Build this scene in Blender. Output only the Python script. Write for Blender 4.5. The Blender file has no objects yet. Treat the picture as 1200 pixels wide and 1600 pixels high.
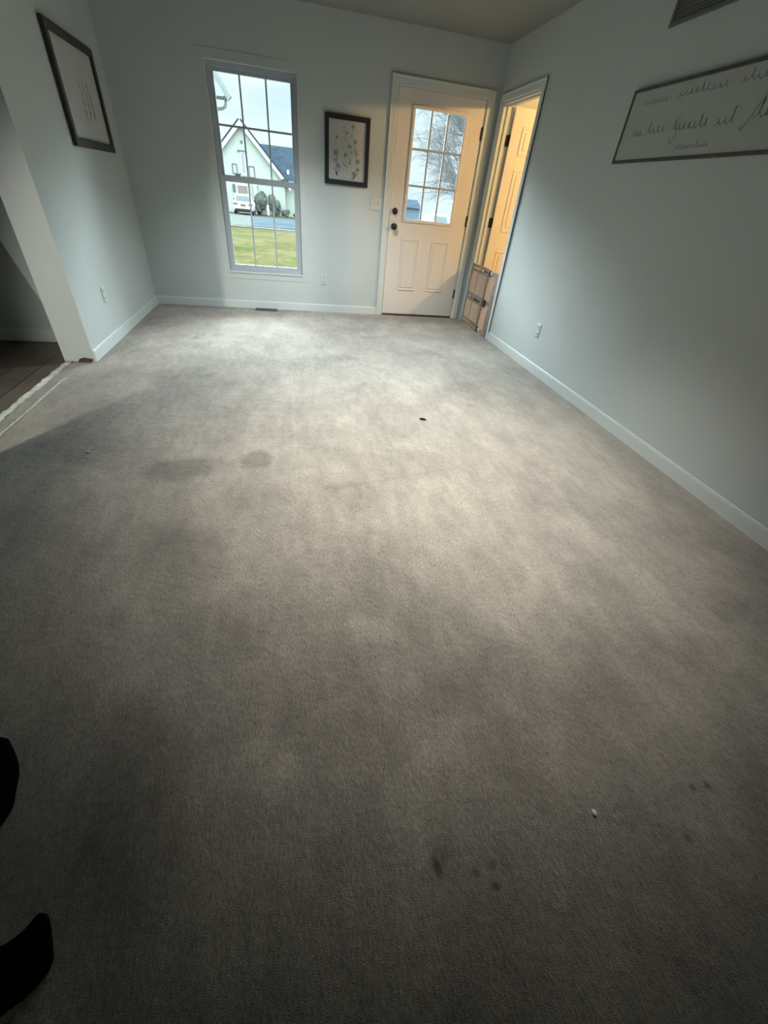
import bpy, bmesh, math, random
from mathutils import Vector, Matrix
random.seed(7)
C = bpy.context.scene
COL = C.collection
PI = math.pi

# ------------------------------------------------------------------ camera
cam = bpy.data.cameras.new('camera')
cam_o = bpy.data.objects.new('camera', cam); COL.objects.link(cam_o)
yaw, pitch, roll = 0.2632, -0.6601, 0.1118
fw = Vector((math.sin(yaw)*math.cos(pitch), math.cos(yaw)*math.cos(pitch), math.sin(pitch)))
r0 = Vector((math.cos(yaw), -math.sin(yaw), 0)); u0 = r0.cross(fw)
rt = math.cos(roll)*r0 + math.sin(roll)*u0
up = -math.sin(roll)*r0 + math.cos(roll)*u0
M = Matrix((rt, up, -fw)).transposed().to_4x4()
M.translation = Vector((1.4683, -5.5226, 1.1893))
cam_o.matrix_world = M
cam.sensor_fit = 'VERTICAL'; cam.sensor_height = 24.0
cam.lens = 630.58*24.0/1600.0
cam.clip_start = 0.02; cam.clip_end = 400
C.camera = cam_o

# ------------------------------------------------------------------ exposure
C.view_settings.view_transform = 'Standard'
C.view_settings.look = 'None'
C.view_settings.exposure = 1.0
C.view_settings.gamma = 1.0
C.view_settings.use_curve_mapping = False
C.cycles.use_denoising = True
C.cycles.max_bounces = 8
C.cycles.diffuse_bounces = 5
C.cycles.transparent_max_bounces = 16
C.cycles.caustics_reflective = False
C.cycles.caustics_refractive = False
C.cycles.sample_clamp_indirect = 6

# ------------------------------------------------------------------ world: overcast sky, brighter overhead
SKY_LOW, SKY_HIGH = 0.60, 34.0     # visible sky near the horizon; bright cloud band where the veiled sun stands (+Y side)
w = bpy.data.worlds.new('overcast_sky'); C.world = w; w.use_nodes = True
nt = w.node_tree; nt.nodes.clear()
def wn(t, **k):
    n = nt.nodes.new(t)
    for a, b in k.items(): setattr(n, a, b)
    return n
tc = wn('ShaderNodeTexCoord'); sp = wn('ShaderNodeSeparateXYZ')
nt.links.new(tc.outputs['Generated'], sp.inputs[0])
def wmap(src, a, b, lo, hi):
    m = wn('ShaderNodeMapRange', interpolation_type='SMOOTHSTEP')
    for n_, v_ in zip(('From Min', 'From Max', 'To Min', 'To Max'), (a, b, lo, hi)): m.inputs[n_].default_value = v_
    nt.links.new(src, m.inputs['Value']); return m.outputs[0]
def wmul(a, b):
    m = wn('ShaderNodeMath', operation='MULTIPLY')
    for i_, q_ in enumerate((a, b)):
        if isinstance(q_, float): m.inputs[i_].default_value = q_
        else: nt.links.new(q_, m.inputs[i_])
    return m.outputs[0]
band = wmul(wmul(wmap(sp.outputs['Z'], .22, .46, 0, 1), wmap(sp.outputs['Z'], .60, .95, 1, .15)), wmap(sp.outputs['Y'], .05, .45, 0, 1))
rear = wmul(wmap(sp.outputs['Y'], -.25, .05, 5.0, 0), wmap(sp.outputs['Z'], 0.0, .25, .5, 1))
sky_2 = wn('ShaderNodeMath', operation='ADD'); nt.links.new(rear, sky_2.inputs[0])
sky_l = wn('ShaderNodeMath', operation='ADD'); sky_l.inputs[1].default_value = SKY_LOW
nt.links.new(wmul(band, SKY_HIGH), sky_2.inputs[1]); nt.links.new(sky_2.outputs[0], sky_l.inputs[0])
mp = wn('ShaderNodeMapping'); mp.inputs['Scale'].default_value = (5, 5, 14)
nt.links.new(tc.outputs['Generated'], mp.inputs[0])
nz = wn('ShaderNodeTexNoise'); nz.inputs['Scale'].default_value = 1.3; nz.inputs['Detail'].default_value = 5
nt.links.new(mp.outputs[0], nz.inputs[0])
cr = wn('ShaderNodeValToRGB')
cr.color_ramp.elements[0].position = 0.36; cr.color_ramp.elements[0].color = (0.68, 0.86, 1.0, 1)
cr.color_ramp.elements[1].position = 0.60; cr.color_ramp.elements[1].color = (0.90, 1.0, 1.0, 1)
nt.links.new(nz.outputs[0], cr.inputs[0])
bgn = wn('ShaderNodeBackground'); wo = wn('ShaderNodeOutputWorld')
nt.links.new(cr.outputs[0], bgn.inputs[0]); nt.links.new(sky_l.outputs[0], bgn.inputs[1])
nt.links.new(bgn.outputs[0], wo.inputs[0])

# ------------------------------------------------------------------ lights of the place, plus added ceiling fill
def light(name, typ, loc, power, color, **k):
    l = bpy.data.lights.new(name, typ); l.energy = power; l.color = color
    for a, b in k.items(): setattr(l, a, b)
    o = bpy.data.objects.new(name, l); COL.objects.link(o); o.location = loc
    return o
# daylight portals in the window opening and the door glass
p = light('window_portal', 'AREA', (1.245, 0.16, 1.2), 1, (1, 1, 1), shape='RECTANGLE', size=0.82, size_y=1.66)
p.rotation_euler = (-PI/2, 0, 0); p.data.cycles.is_portal = True
p = light('door_portal', 'AREA', (3.09, 0.06, 1.462), 1, (1, 1, 1), shape='RECTANGLE', size=0.54, size_y=0.90)
p.rotation_euler = (-PI/2, 0, 0); p.data.cycles.is_portal = True
# warm lamp in the hall beyond the right-hand doorway
light('hall_lamp_light', 'POINT', (5.40, -1.74, 2.18), 105, (1.0, 0.57, 0.21), shadow_soft_size=0.06)
# lamp in the dining room beyond the wide opening on the left
def spot(name, loc, aim, power, color, size, blend, soft):
    o = light(name, 'SPOT', loc, power, color, shadow_soft_size=soft, spot_size=math.radians(size), spot_blend=blend)
    o.rotation_euler = (Vector(aim)-Vector(loc)).to_track_quat('-Z', 'Y').to_euler(); return o
spot('dining_lamp_light', (-1.60, -6.40, 1.60), (.62, -2.90, .25), 270, (1.0, .97, .87), 42, .6, .09)
# two unseen ceiling spots, added to brighten the room
spot('added_fill_beam', (2.20, -3.65, 2.42), (2.20, -3.65, 0), 235, (1.0, .96, .89), 84, 1.0, .08)
spot('added_fill_beam', (1.95, -1.45, 2.42), (1.95, -1.45, 0), 215, (.88, .965, 1.0), 118, 1.0, .08)

# ------------------------------------------------------------------ materials
class NT:
    def __init__(s, name):
        s.m = bpy.data.materials.new(name); s.m.use_nodes = True
        s.t = s.m.node_tree; s.b = s.t.nodes['Principled BSDF']
    def n(s, t, **k):
        n = s.t.nodes.new(t)
        for a, b in k.items():
            if a.startswith('_'): n.inputs[a[1:].replace('_', ' ')].default_value = b
            else: setattr(n, a, b)
        return n
    def l(s, a, b): s.t.links.new(a, b)
def mat(name, col, rough=0.6, spec=0.3, bump=0, bscale=100, var=0, vscale=4, metal=0):
    k = NT(name); b = k.b
    b.inputs['Base Color'].default_value = (*col, 1); b.inputs['Roughness'].default_value = rough
    b.inputs['Specular IOR Level'].default_value = spec; b.inputs['Metallic'].default_value = metal
    tc = k.n('ShaderNodeTexCoord')
    if var:
        nz = k.n('ShaderNodeTexNoise', _Scale=vscale, _Detail=4.0); k.l(tc.outputs['Object'], nz.inputs['Vector'])
        r = k.n('ShaderNodeValToRGB')
        r.color_ramp.elements[0].position = .3; r.color_ramp.elements[1].position = .7
        r.color_ramp.elements[0].color = (*[c*(1-var) for c in col], 1)
        r.color_ramp.elements[1].color = (*[min(1, c*(1+var)) for c in col], 1)
        k.l(nz.outputs[0], r.inputs[0]); k.l(r.outputs[0], b.inputs['Base Color'])
    if bump:
        nz = k.n('ShaderNodeTexNoise', _Scale=bscale, _Detail=3.0); k.l(tc.outputs['Object'], nz.inputs['Vector'])
        bn = k.n('ShaderNodeBump', _Strength=bump, _Distance=0.004); k.l(nz.outputs[0], bn.inputs['Height'])
        k.l(bn.outputs[0], b.inputs['Normal'])
    return k.m
M_WALL = mat('wall_paint', (.515, .565, .560), .55, .3, .18, 90, .03, 1.5)
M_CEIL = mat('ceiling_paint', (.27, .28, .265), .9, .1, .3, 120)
M_TRIM = mat('white_trim_paint', (.60, .65, .64), .4, .4)
M_DOOR = mat('white_door_paint', (.70, .68, .645), .42, .4, .05, 300)
M_VINYL = mat('window_vinyl', (.40, .45, .49), .4, .4)
M_BLACK = mat('black_hardware', (.012, .012, .014), .4, .5)
M_PLASTIC = mat('white_plastic', (.57, .61, .59), .35, .5)
M_DARKSLOT = mat('dark_slot', (.03, .03, .03), .6)
M_FBLACK = mat('black_frame_wood', (.018, .018, .022), .5, .4, .1, 60)
M_FBROWN = mat('dark_brown_frame_wood', (.035, .028, .024), .5, .4, .15, 40, .25, 12)
M_PAPER = mat('print_paper', (.49, .51, .49), .5, .3)
M_INK = mat('pale_grey_ink', (.26, .27, .26), .7, .2)
M_INKF = mat('faint_grey_ink', (.34, .355, .34), .7, .2)
M_SIGNWOOD = mat('grey_sign_wood', (.085, .082, .070), .6, .3, .2, 60, .2, 14)
M_INKS = mat('sign_lettering', (.315, .345, .325), .7, .2)
M_SIGN = mat('sign_board', (.42, .46, .44), .6, .3)
M_GATEW = mat('gate_weathered_wood', (.30, .265, .235), .6, .3, .2, 80, .2, 15)
M_GATEM = mat('gate_plastic_mesh', (.52, .45, .37), .5, .4)
M_VENT = mat('dark_metal_vent', (.045, .05, .05), .45, .5)
M_RETURN = mat('grey_grille_metal', (.14, .15, .14), .5, .4)
M_CLOTH = mat('black_cloth', (.003, .003, .005), .95, .05, .3, 500)
M_GLASS = None
def glass():
    m = bpy.data.materials.new('window_glass'); m.use_nodes = True; t = m.node_tree; t.nodes.clear()
    tr = t.nodes.new('ShaderNodeBsdfTransparent'); tr.inputs[0].default_value = (.94, .97, .96, 1)
    gl = t.nodes.new('ShaderNodeBsdfGlossy'); gl.inputs['Roughness'].default_value = .02
    fr = t.nodes.new('ShaderNodeFresnel'); fr.inputs[0].default_value = 1.35
    mx = t.nodes.new('ShaderNodeMixShader'); o = t.nodes.new('ShaderNodeOutputMaterial')
    t.links.new(fr.outputs[0], mx.inputs[0]); t.links.new(tr.outputs[0], mx.inputs[1]); t.links.new(gl.outputs[0], mx.inputs[2])
    t.links.new(mx.outputs[0], o.inputs[0]); return m
M_GLASS = glass()

def carpet():
    k = NT('worn_beige_carpet'); b = k.b
    tc = k.n('ShaderNodeTexCoord'); P = tc.outputs['Object']
    def noise(scale, detail=3.0, rough=.5, sc=None, rot=0, dist=0.0):
        v = P
        if sc:
            m = k.n('ShaderNodeMapping'); m.inputs['Scale'].default_value = sc; m.inputs['Rotation'].default_value = (0, 0, rot)
            k.l(P, m.inputs[0]); v = m.outputs[0]
        n = k.n('ShaderNodeTexNoise', _Scale=scale, _Detail=detail, _Roughness=rough, _Distortion=dist); k.l(v, n.inputs['Vector'])
        return n.outputs[0]
    def ramp(x, a, c, lo, hi):
        m = k.n('ShaderNodeMapRange'); m.inputs['From Min'].default_value = a; m.inputs['From Max'].default_value = c
        m.inputs['To Min'].default_value = lo; m.inputs['To Max'].default_value = hi; k.l(x, m.inputs['Value']); return m.outputs[0]
    def math_(op, x, y):
        m = k.n('ShaderNodeMath', operation=op)
        for i, q in enumerate((x, y)):
            if isinstance(q, (int, float)): m.inputs[i].default_value = q
            else: k.l(q, m.inputs[i])
        return m.outputs[0]
    mul = lambda x, y: math_('MULTIPLY', x, y)
    base = k.n('ShaderNodeMix', data_type='RGBA')
    base.inputs[6].default_value = (.41, .362, .298, 1); base.inputs[7].default_value = (.43, .394, .342, 1)
    k.l(noise(.9, 3), base.inputs[0])
    v = ramp(noise(1.6, 5, .62, dist=.6), .32, .68, .78, 1.17)
    v = mul(v, ramp(noise(6, 5, .65, (1, .55, 1), .5), .32, .70, .80, 1.14))
    v = mul(v, ramp(noise(26, 3, .6, (1, .30, 1), .45), .3, .7, .88, 1.10))
    v = mul(v, ramp(noise(160, 2, .6, (1, .40, 1), .5), .3, .7, .76, 1.24))
    v = mul(v, ramp(noise(420, 1, .5), .3, .7, .78, 1.22))
    warp = k.n('ShaderNodeTexNoise', _Scale=7.0, _Detail=4.0, _Roughness=.6); k.l(P, warp.inputs['Vector'])
    ws = k.n('ShaderNodeVectorMath', operation='SUBTRACT'); k.l(warp.outputs['Color'], ws.inputs[0]); ws.inputs[1].default_value = (.5, .5, .5)
    wm = k.n('ShaderNodeVectorMath', operation='SCALE'); k.l(ws.outputs[0], wm.inputs[0]); wm.inputs['Scale'].default_value = .16
    wp = k.n('ShaderNodeVectorMath', operation='ADD'); k.l(P, wp.inputs[0]); k.l(wm.outputs[0], wp.inputs[1])
    # (x, y, rx, ry, rot, factor at the centre, softness)
    marks = [(.885, -3.615, .185, .125, .1, .62, .5), (1.255, -3.53, .10, .085, .3, .66, .5),
             (.99, -4.26, .17, .20, .3, .66, .9), (.88, -4.97, .16, .36, .4, .72, 1.0), (1.06, -5.12, .10, .26, .3, .66, 1.0),
             (1.17, -4.66, .16, .22, .5, .74, .9), (1.80, -4.18, .05, .05, 0, .80, .6), (3.16, -4.80, .10, .07, .4, .80, .5),
             (1.84, -1.79, .22, .10, .2, .86, .8), (1.36, -3.86, .10, .07, 0, .86, .8), (2.75, -2.45, .30, .13, .2, .86, .8),
             (1.70, -3.82, .11, .035, .2, .82, .6), (.30, -3.35, .28, .18, .6, .86, .9), (1.9, -4.93, .12, .10, .2, .82, .9),
             (2.45, -4.95, .30, .12, .5, .82, .9), (2.9, -3.3, .16, .10, .3, .88, .8), (2.05, -2.5, .25, .12, .4, .90, .9),
             (1.735, -5.345, .011, .020, .2, .35, .9), (1.752, -5.325, .026, .022, 0, .72, .9), (1.857, -5.40, .012, .008, 0, .45, .9),
             (1.862, -5.365, .010, .010, 0, .65, .7), (1.82, -5.37, .010, .010, 0, .70, .7),
             (2.478, -5.309, .009, .011, 0, .45, .9), (2.524, -5.313, .010, .011, 0, .40, .9), (2.375, -5.404, .009, .014, 0, .55, .9),
             (1.70, -4.70, .07, .075, 0, 1.22, .7), (1.36, -5.06, .075, .10, .5, 1.30, .8), (2.17, -4.02, .42, .24, .3, 1.12, 1.0),
             (1.60, -1.89, .13, .06, 0, 1.14, .9), (1.34, -3.70, .05, .04, 0, 1.18, .8), (2.40, -4.52, .30, .16, .5, 1.12, 1.0),
             (.80, -1.35, .35, .12, .1, 1.10, .9), (1.25, -.45, .5, .14, 0, 1.10, .9), (.55, -1.75, .3, .12, .2, 1.10, .9),
             (1.466, -3.0, .012, .75, 0, 1.10, .8), (1.28, -1.25, .10, .05, 0, .88, .8), (.62, -1.30, .035, .02, 0, .62, .8), (2.75, -.16, 1.0, .20, 0, .66, 1.0), (.12, -.55, .16, .6, 0, .78, 1.0), (.9, -.06, .9, .07, 0, .80, 1.0), (1.9, -.62, .12, .05, .1, .84, .9), (1.05, -1.02, .16, .05, .1, .86, .9), (2.35, -1.05, .2, .06, .15, .84, .9),  # long dark bands by the far and left walls are painted-in shade
             (2.06, -3.74, .46, .014, .22, .90, .8)]
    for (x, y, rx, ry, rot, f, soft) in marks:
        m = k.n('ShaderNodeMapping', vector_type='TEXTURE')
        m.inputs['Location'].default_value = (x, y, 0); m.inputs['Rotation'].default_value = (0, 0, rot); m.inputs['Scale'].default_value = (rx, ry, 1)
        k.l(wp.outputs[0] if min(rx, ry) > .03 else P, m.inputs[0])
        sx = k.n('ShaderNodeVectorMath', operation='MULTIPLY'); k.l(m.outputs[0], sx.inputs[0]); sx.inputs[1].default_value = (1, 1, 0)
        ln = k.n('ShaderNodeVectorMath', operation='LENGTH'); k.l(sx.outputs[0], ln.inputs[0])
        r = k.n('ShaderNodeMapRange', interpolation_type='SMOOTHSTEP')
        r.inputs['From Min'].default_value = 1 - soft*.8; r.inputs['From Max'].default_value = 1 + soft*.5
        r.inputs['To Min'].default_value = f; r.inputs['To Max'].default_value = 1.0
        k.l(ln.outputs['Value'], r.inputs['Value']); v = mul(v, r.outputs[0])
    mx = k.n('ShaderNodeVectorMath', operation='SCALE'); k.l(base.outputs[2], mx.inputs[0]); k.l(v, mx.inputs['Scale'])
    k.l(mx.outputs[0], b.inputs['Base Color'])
    b.inputs['Roughness'].default_value = .95; b.inputs['Specular IOR Level'].default_value = .1
    b.inputs['Sheen Weight'].default_value = .25; b.inputs['Sheen Roughness'].default_value = .5
    h = math_('ADD', mul(noise(150, 3, .6, (1, .40, 1), .5), .6), mul(noise(380, 2, .6), .6))
    h = math_('ADD', h, mul(noise(18, 3, .6), 1.2))
    bn = k.n('ShaderNodeBump', _Strength=1.0, _Distance=.014); k.l(h, bn.inputs['Height']); k.l(bn.outputs[0], b.inputs['Normal'])
    return k.m
M_CARPET = carpet()

def planks(name, c0, c1, rough=.4):
    k = NT(name); tc = k.n('ShaderNodeTexCoord')
    mp = k.n('ShaderNodeMapping'); mp.inputs['Rotation'].default_value = (0, 0, PI/2); k.l(tc.outputs['Object'], mp.inputs[0])
    br = k.n('ShaderNodeTexBrick', _Scale=1.0); br.inputs['Brick Width'].default_value = 1.2; br.inputs['Row Height'].default_value = .16
    br.inputs['Mortar Size'].default_value = .003; br.inputs['Color1'].default_value = (*c0, 1); br.inputs['Color2'].default_value = (*c1, 1)
    br.inputs['Mortar'].default_value = (.01, .01, .01, 1); k.l(mp.outputs[0], br.inputs['Vector'])
    nz = k.n('ShaderNodeTexNoise', _Scale=12.0, _Detail=5.0); m2 = k.n('ShaderNodeMapping'); m2.inputs['Scale'].default_value = (4, .5, 1)
    k.l(tc.outputs['Object'], m2.inputs[0]); k.l(m2.outputs[0], nz.inputs['Vector'])
    r = k.n('ShaderNodeMapRange', _To_Min=.6, _To_Max=1.4); k.l(nz.outputs[0], r.inputs['Value'])
    s = k.n('ShaderNodeVectorMath', operation='SCALE'); k.l(br.outputs[0], s.inputs[0]); k.l(r.outputs[0], s.inputs['Scale'])
    k.l(s.outputs[0], k.b.inputs['Base Color']); k.b.inputs['Roughness'].default_value = rough
    return k.m
M_PLANK = planks('dark_floor_planks', (.085, .070, .055), (.13, .108, .085))
M_HALLFLOOR = planks('hall_floor_planks', (.30, .22, .15), (.36, .27, .18))
M_STRIP = mat('pale_threshold_strip', (.58, .58, .50), .7, .2, .3, 60, .25, 25)
M_FRAY = mat('frayed_backing', (.55, .55, .47), .9, .1, .3, 200)
M_RAWWOOD = mat('raw_brown_wood', (.085, .055, .038), .8, .2, .3, 80, .3, 30)
M_LINT = mat('white_lint', (.75, .75, .70), .9, .1)
M_CRUMB = mat('dark_crumb', (.03, .025, .022), .8, .1)
# outside
M_LAWN = mat('winter_lawn', (.088, .090, .042), .95, .1, .4, 8, .0, 3)
def lawn_mat():
    k = NT('patchy_winter_lawn'); tc = k.n('ShaderNodeTexCoord')
    n1 = k.n('ShaderNodeTexNoise', _Scale=.55, _Detail=6.0, _Roughness=.7); k.l(tc.outputs['Object'], n1.inputs['Vector'])
    r = k.n('ShaderNodeValToRGB'); e = r.color_ramp.elements
    e[0].position = .38; e[0].color = (.029, .032, .012, 1); e[1].position = .62; e[1].color = (.052, .045, .025, 1)
    n2 = k.n('ShaderNodeTexNoise', _Scale=5.0, _Detail=4.0); k.l(tc.outputs['Object'], n2.inputs['Vector'])
    m = k.n('ShaderNodeMapRange', _From_Min=.3, _From_Max=.7, _To_Min=.75, _To_Max=1.25); k.l(n2.outputs[0], m.inputs['Value'])
    s = k.n('ShaderNodeVectorMath', operation='SCALE'); k.l(n1.outputs[0], r.inputs[0]); k.l(r.outputs[0], s.inputs[0]); k.l(m.outputs[0], s.inputs['Scale'])
    k.l(s.outputs[0], k.b.inputs['Base Color']); k.b.inputs['Roughness'].default_value = 1; k.b.inputs['Specular IOR Level'].default_value = 0
    return k.m
M_LAWN = lawn_mat()
M_ASPH = mat('wet_asphalt', (.030, .038, .046), .9, 0, .2, 30, .2, .6)
M_CONC = mat('pale_concrete', (.048, .053, .050), .9, 0, .2, 20, .1, 1)
M_SIDING = mat('cream_siding', (.21, .235, .205), .7, .3)
M_HTRIM = mat('white_house_trim', (.29, .30, .30), .6, .3)
M_ROOF = mat('slate_blue_shingles', (.022, .032, .042), .95, 0, .3, 6, .2, 2)
M_HGLASS = mat('house_window_glass', (.10, .13, .16), .1, .6)
M_HFRAME = mat('dark_house_frame', (.05, .06, .065), .6, .3)
M_HDOOR = mat('brown_house_door', (.12, .095, .085), .6, .3)
M_SHRUB = mat('grey_green_leaves', (.055, .062, .055), .9, .1, .8, 8, .5, 5)
M_CAR = mat('white_car_paint', (.30, .31, .31), .3, .5)
M_CARG = mat('car_glass', (.12, .16, .16), .1, .6)
M_TYRE = mat('tyre_rubber', (.01, .01, .01), .9)
M_TAIL = mat('tail_light_red', (.06, .045, .05), .3, .5)
M_BARK = mat('grey_bark', (.10, .105, .11), .9, .1)
M_SOFFIT = mat('own_eave_paint', (.13, .145, .145), .6, .3)
M_GUTTER = mat('gutter_metal', (.085, .10, .105), .5, .4)
M_FARBLUE = mat('far_blue_siding', (.08, .11, .15), .8, .2)

# ------------------------------------------------------------------ builders
def bx(bm, a, b, bev=0.0, seg=1):
    lo = [min(p, q) for p, q in zip(a, b)]; hi = [max(p, q) for p, q in zip(a, b)]
    vs = [bm.verts.new((hi[0] if i & 1 else lo[0], hi[1] if i & 2 else lo[1], hi[2] if i & 4 else lo[2])) for i in range(8)]
    fs = [bm.faces.new([vs[i] for i in f]) for f in ((0, 2, 3, 1), (4, 5, 7, 6), (0, 1, 5, 4), (2, 6, 7, 3), (0, 4, 6, 2), (1, 3, 7, 5))]
    if bev:
        es = list({e for f in fs for e in f.edges})
        bmesh.ops.bevel(bm, geom=es, offset=bev, segments=seg, affect='EDGES', clamp_overlap=True)
def prism(bm, pts, ax, a, b, bev=0.0):
    """polygon pts extruded along axis ax between a and b"""
    def P(u, v, t):
        return {0: (t, u, v), 1: (u, t, v), 2: (u, v, t)}[ax]
    A = [bm.verts.new(P(u, v, a)) for u, v in pts]; B = [bm.verts.new(P(u, v, b)) for u, v in pts]
    n = len(pts); fs = [bm.faces.new(A), bm.faces.new(B[::-1])]
    for i in range(n): fs.append(bm.faces.new((A[i], B[i], B[(i+1) % n], A[(i+1) % n])))
    if bev: bmesh.ops.bevel(bm, geom=list({e for f in fs for e in f.edges}), offset=bev, segments=2, affect='EDGES', clamp_overlap=True)
def tube(bm, pts, rad, n=8, caps=True):
    pts = [Vector(p) for p in pts]; R = rad if isinstance(rad, (list, tuple)) else [rad]*len(pts); rings = []
    prev = None
    for i, p in enumerate(pts):
        d = (pts[min(i+1, len(pts)-1)] - pts[max(i-1, 0)]).normalized()
        s = (prev if prev is not None else (Vector((0, 0, 1)) if abs(d.z) < .9 else Vector((1, 0, 0))))
        s = (s - d*s.dot(d)).normalized(); prev = s; t = d.cross(s)
        rings.append([bm.verts.new(p + R[i]*(math.cos(2*PI*k/n)*s + math.sin(2*PI*k/n)*t)) for k in range(n)])
    for a, b in zip(rings, rings[1:]):
        for k in range(n): bm.faces.new((a[k], a[(k+1) % n], b[(k+1) % n], b[k]))
    if caps: bm.faces.new(rings[0][::-1]); bm.faces.new(rings[-1])
def lathe(bm, prof, o, axis, n=24):
    """prof = [(radius, height)] about axis from o"""
    axis = Vector(axis).normalized(); s = axis.orthogonal().normalized(); t = axis.cross(s); o = Vector(o); rings = []
    for r, h in prof:
        rings.append([bm.verts.new(o + axis*h + max(r, 1e-5)*(math.cos(2*PI*k/n)*s + math.sin(2*PI*k/n)*t)) for k in range(n)])
    for a, b in zip(rings, rings[1:]):
        for k in range(n): bm.faces.new((a[k], a[(k+1) % n], b[(k+1) % n], b[k]))
    bm.faces.new(rings[0][::-1]); bm.faces.new(rings[-1])
def ring(bm, f, u0, u1, v0, v1, wd, w0, w1, bev=0.0):
    """rectangular ring in a mapped plane: outer u0..u1, v0..v1, member width wd, depth w0..w1"""
    for a, b, c, e in ((u0, u1, v1-wd, v1), (u0, u1, v0, v0+wd), (u0, u0+wd, v0+wd, v1-wd), (u1-wd, u1, v0+wd, v1-wd)):
        bx(bm, f(a, c, w0), f(b, e, w1), bev)
back = lambda u, v, w_: (u, -w_, v)            # on the far wall, w_ towards the room
right = lambda u, v, w_: (3.70-w_, -u, v)      # on the right wall, u = distance from the far corner
left = lambda u, v, w_: (w_, -u, v)
def obj(name, bm, m, parent=None, smooth=False):
    bmesh.ops.recalc_face_normals(bm, faces=bm.faces)
    me = bpy.data.meshes.new(name); bm.to_mesh(me); bm.free()
    o = bpy.data.objects.new(name, me); COL.objects.link(o)
    me.materials.append(m)
    if parent:
        off = Vector((0, 0, 0)); q = parent
        while q: off += q.location; q = q.parent
        me.transform(Matrix.Translation(-off)); o.parent = parent
    if smooth:
        for p_ in me.polygons: p_.use_smooth = True
    return o
def B(): return bmesh.new()
def box(name, a, b, m, parent=None, bev=0.0, seg=1):
    bm = B(); bx(bm, a, b, bev, seg); return obj(name, bm, m, parent)
def center(o):
    """origin of a single-mesh thing to the bottom middle of its geometry"""
    vs = [v.co for v in o.data.vertices]
    c = Vector(((min(v.x for v in vs)+max(v.x for v in vs))/2, (min(v.y for v in vs)+max(v.y for v in vs))/2, min(v.z for v in vs)))
    o.data.transform(Matrix.Translation(-c)); o.location = c
def thing(name, label, cat, loc, group=None):
    o = bpy.data.objects.new(name, None); COL.objects.link(o); o.location = loc; o.empty_display_size = .1
    o['label'] = label; o['category'] = cat
    if group: o['group'] = group
    return o
def tag(o, label, cat, group=None, kind=None):
    o['label'] = label; o['category'] = cat
    if group: o['group'] = group
    if kind: o['kind'] = kind
    center(o); return o
def struct(o, label=None, cat=None):
    o['kind'] = 'structure'
    if label: o['label'] = label
    if cat: o['category'] = cat
    return o

# ================================================================== ROOM SHELL
XR, H = 3.70, 2.4535
YL, YN, TW = -2.022, -3.787, .206      # wide opening in the left wall: far jamb, near jamb, wall thickness
YF = -11.0
WX0, WX1, WZ0, WZ1 = .835, 1.657, .368, 2.025
DX0, DX1, DZ1 = 2.612, 3.575, 2.068
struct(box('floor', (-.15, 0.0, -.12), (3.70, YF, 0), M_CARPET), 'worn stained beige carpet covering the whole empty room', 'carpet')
bm = B(); bx(bm, (-4.2, -1.4, -.14), (-.15, YF, -.006)); struct(obj('floor_dining', bm, M_PLANK), 'dark wood plank floor beyond the left opening', 'floor')
struct(box('floor_hall', (3.70, 0, -.14), (6.5, -3.3, -.004), M_HALLFLOOR), 'floor of the hall beyond the gate', 'floor')
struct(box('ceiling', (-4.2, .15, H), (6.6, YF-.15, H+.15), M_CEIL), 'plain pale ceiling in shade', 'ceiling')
bm = B()
for a, b in (((-TW, 0), (WX0, H)), ((WX0, 0), (WX1, WZ0)), ((WX0, WZ1), (WX1, H)), ((WX1, 0), (DX0, H)), ((DX0, DZ1), (DX1, H)), ((DX1, 0), (6.5, H))):
    bx(bm, (a[0], 0, a[1] - (.15 if a[1] == 0 else 0)), (b[0], .15, b[1]))
struct(obj('wall_back', bm, M_WALL), 'far wall with the window and the exterior door', 'wall')
GY0, GY1, GZ = -.098, -.902, 2.045     # doorway in the right wall
bm = B()
bx(bm, (XR, 0, 0), (XR+.115, GY0, H)); bx(bm, (XR, GY0, GZ), (XR+.115, GY1, H)); bx(bm, (XR, GY1, 0), (XR+.115, YF, H))
struct(obj('wall_right', bm, M_WALL), 'long right wall with the open doorway', 'wall')
bm = B(); bx(bm, (-TW, 0, 0), (0, YL, H)); bx(bm, (-TW, YL, 2.14), (0, YN, H)); bx(bm, (-TW, YN, 0), (0, YF, H))
struct(obj('wall_left', bm, M_WALL), 'left wall ending at the wide opening', 'wall')
struct(box('wall_front', (-4.2, YF, -.1), (6.5, YF-.15, H), M_WALL), 'wall behind the viewer', 'wall')
struct(box('wall_dining', (-4.2, -1.55, -.1), (-TW, -1.40, H), M_WALL), 'wall of the dining room beyond the left opening', 'wall')
struct(box('wall_dining_left', (-4.2, -1.55, -.1), (-4.05, YF, H), M_WALL), 'far side wall of the dining room', 'wall')
struct(box('wall_hall', (6.4, 0, -.1), (6.5, -3.3, H), M_WALL), 'far wall of the hall', 'wall')
struct(box('wall_hall_front', (XR+.115, -3.2, -.1), (6.4, -3.3, H), M_WALL), 'near wall of the hall', 'wall')
bm = B(); prism(bm, [(-.206, 0), (-.272, 0), (-.95, 2.45), (-.206, 2.45)], 1, -1.55, -1.70)  # wedge added so its slanted edge throws shade on the dining wall
struct(obj('added_dining_wedge', bm, M_WALL), 'added slanted wedge behind the opening', 'wall')
box('baseboard_dining', (-.272, -1.562, 0), (-4.05, -1.55, .10), M_TRIM, bev=.003)['kind'] = 'structure'
def baseboard(name, f, u0, u1, hgt=.083):
    bm = B(); bx(bm, f(u0, -.0, 0), f(u1, hgt-.012, .014)); bx(bm, f(u0, hgt-.014, 0), f(u1, hgt, .009), .003)
    o = struct(obj(name, bm, M_TRIM)); return o
baseboard('baseboard_back', back, .014, 2.553)
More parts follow.
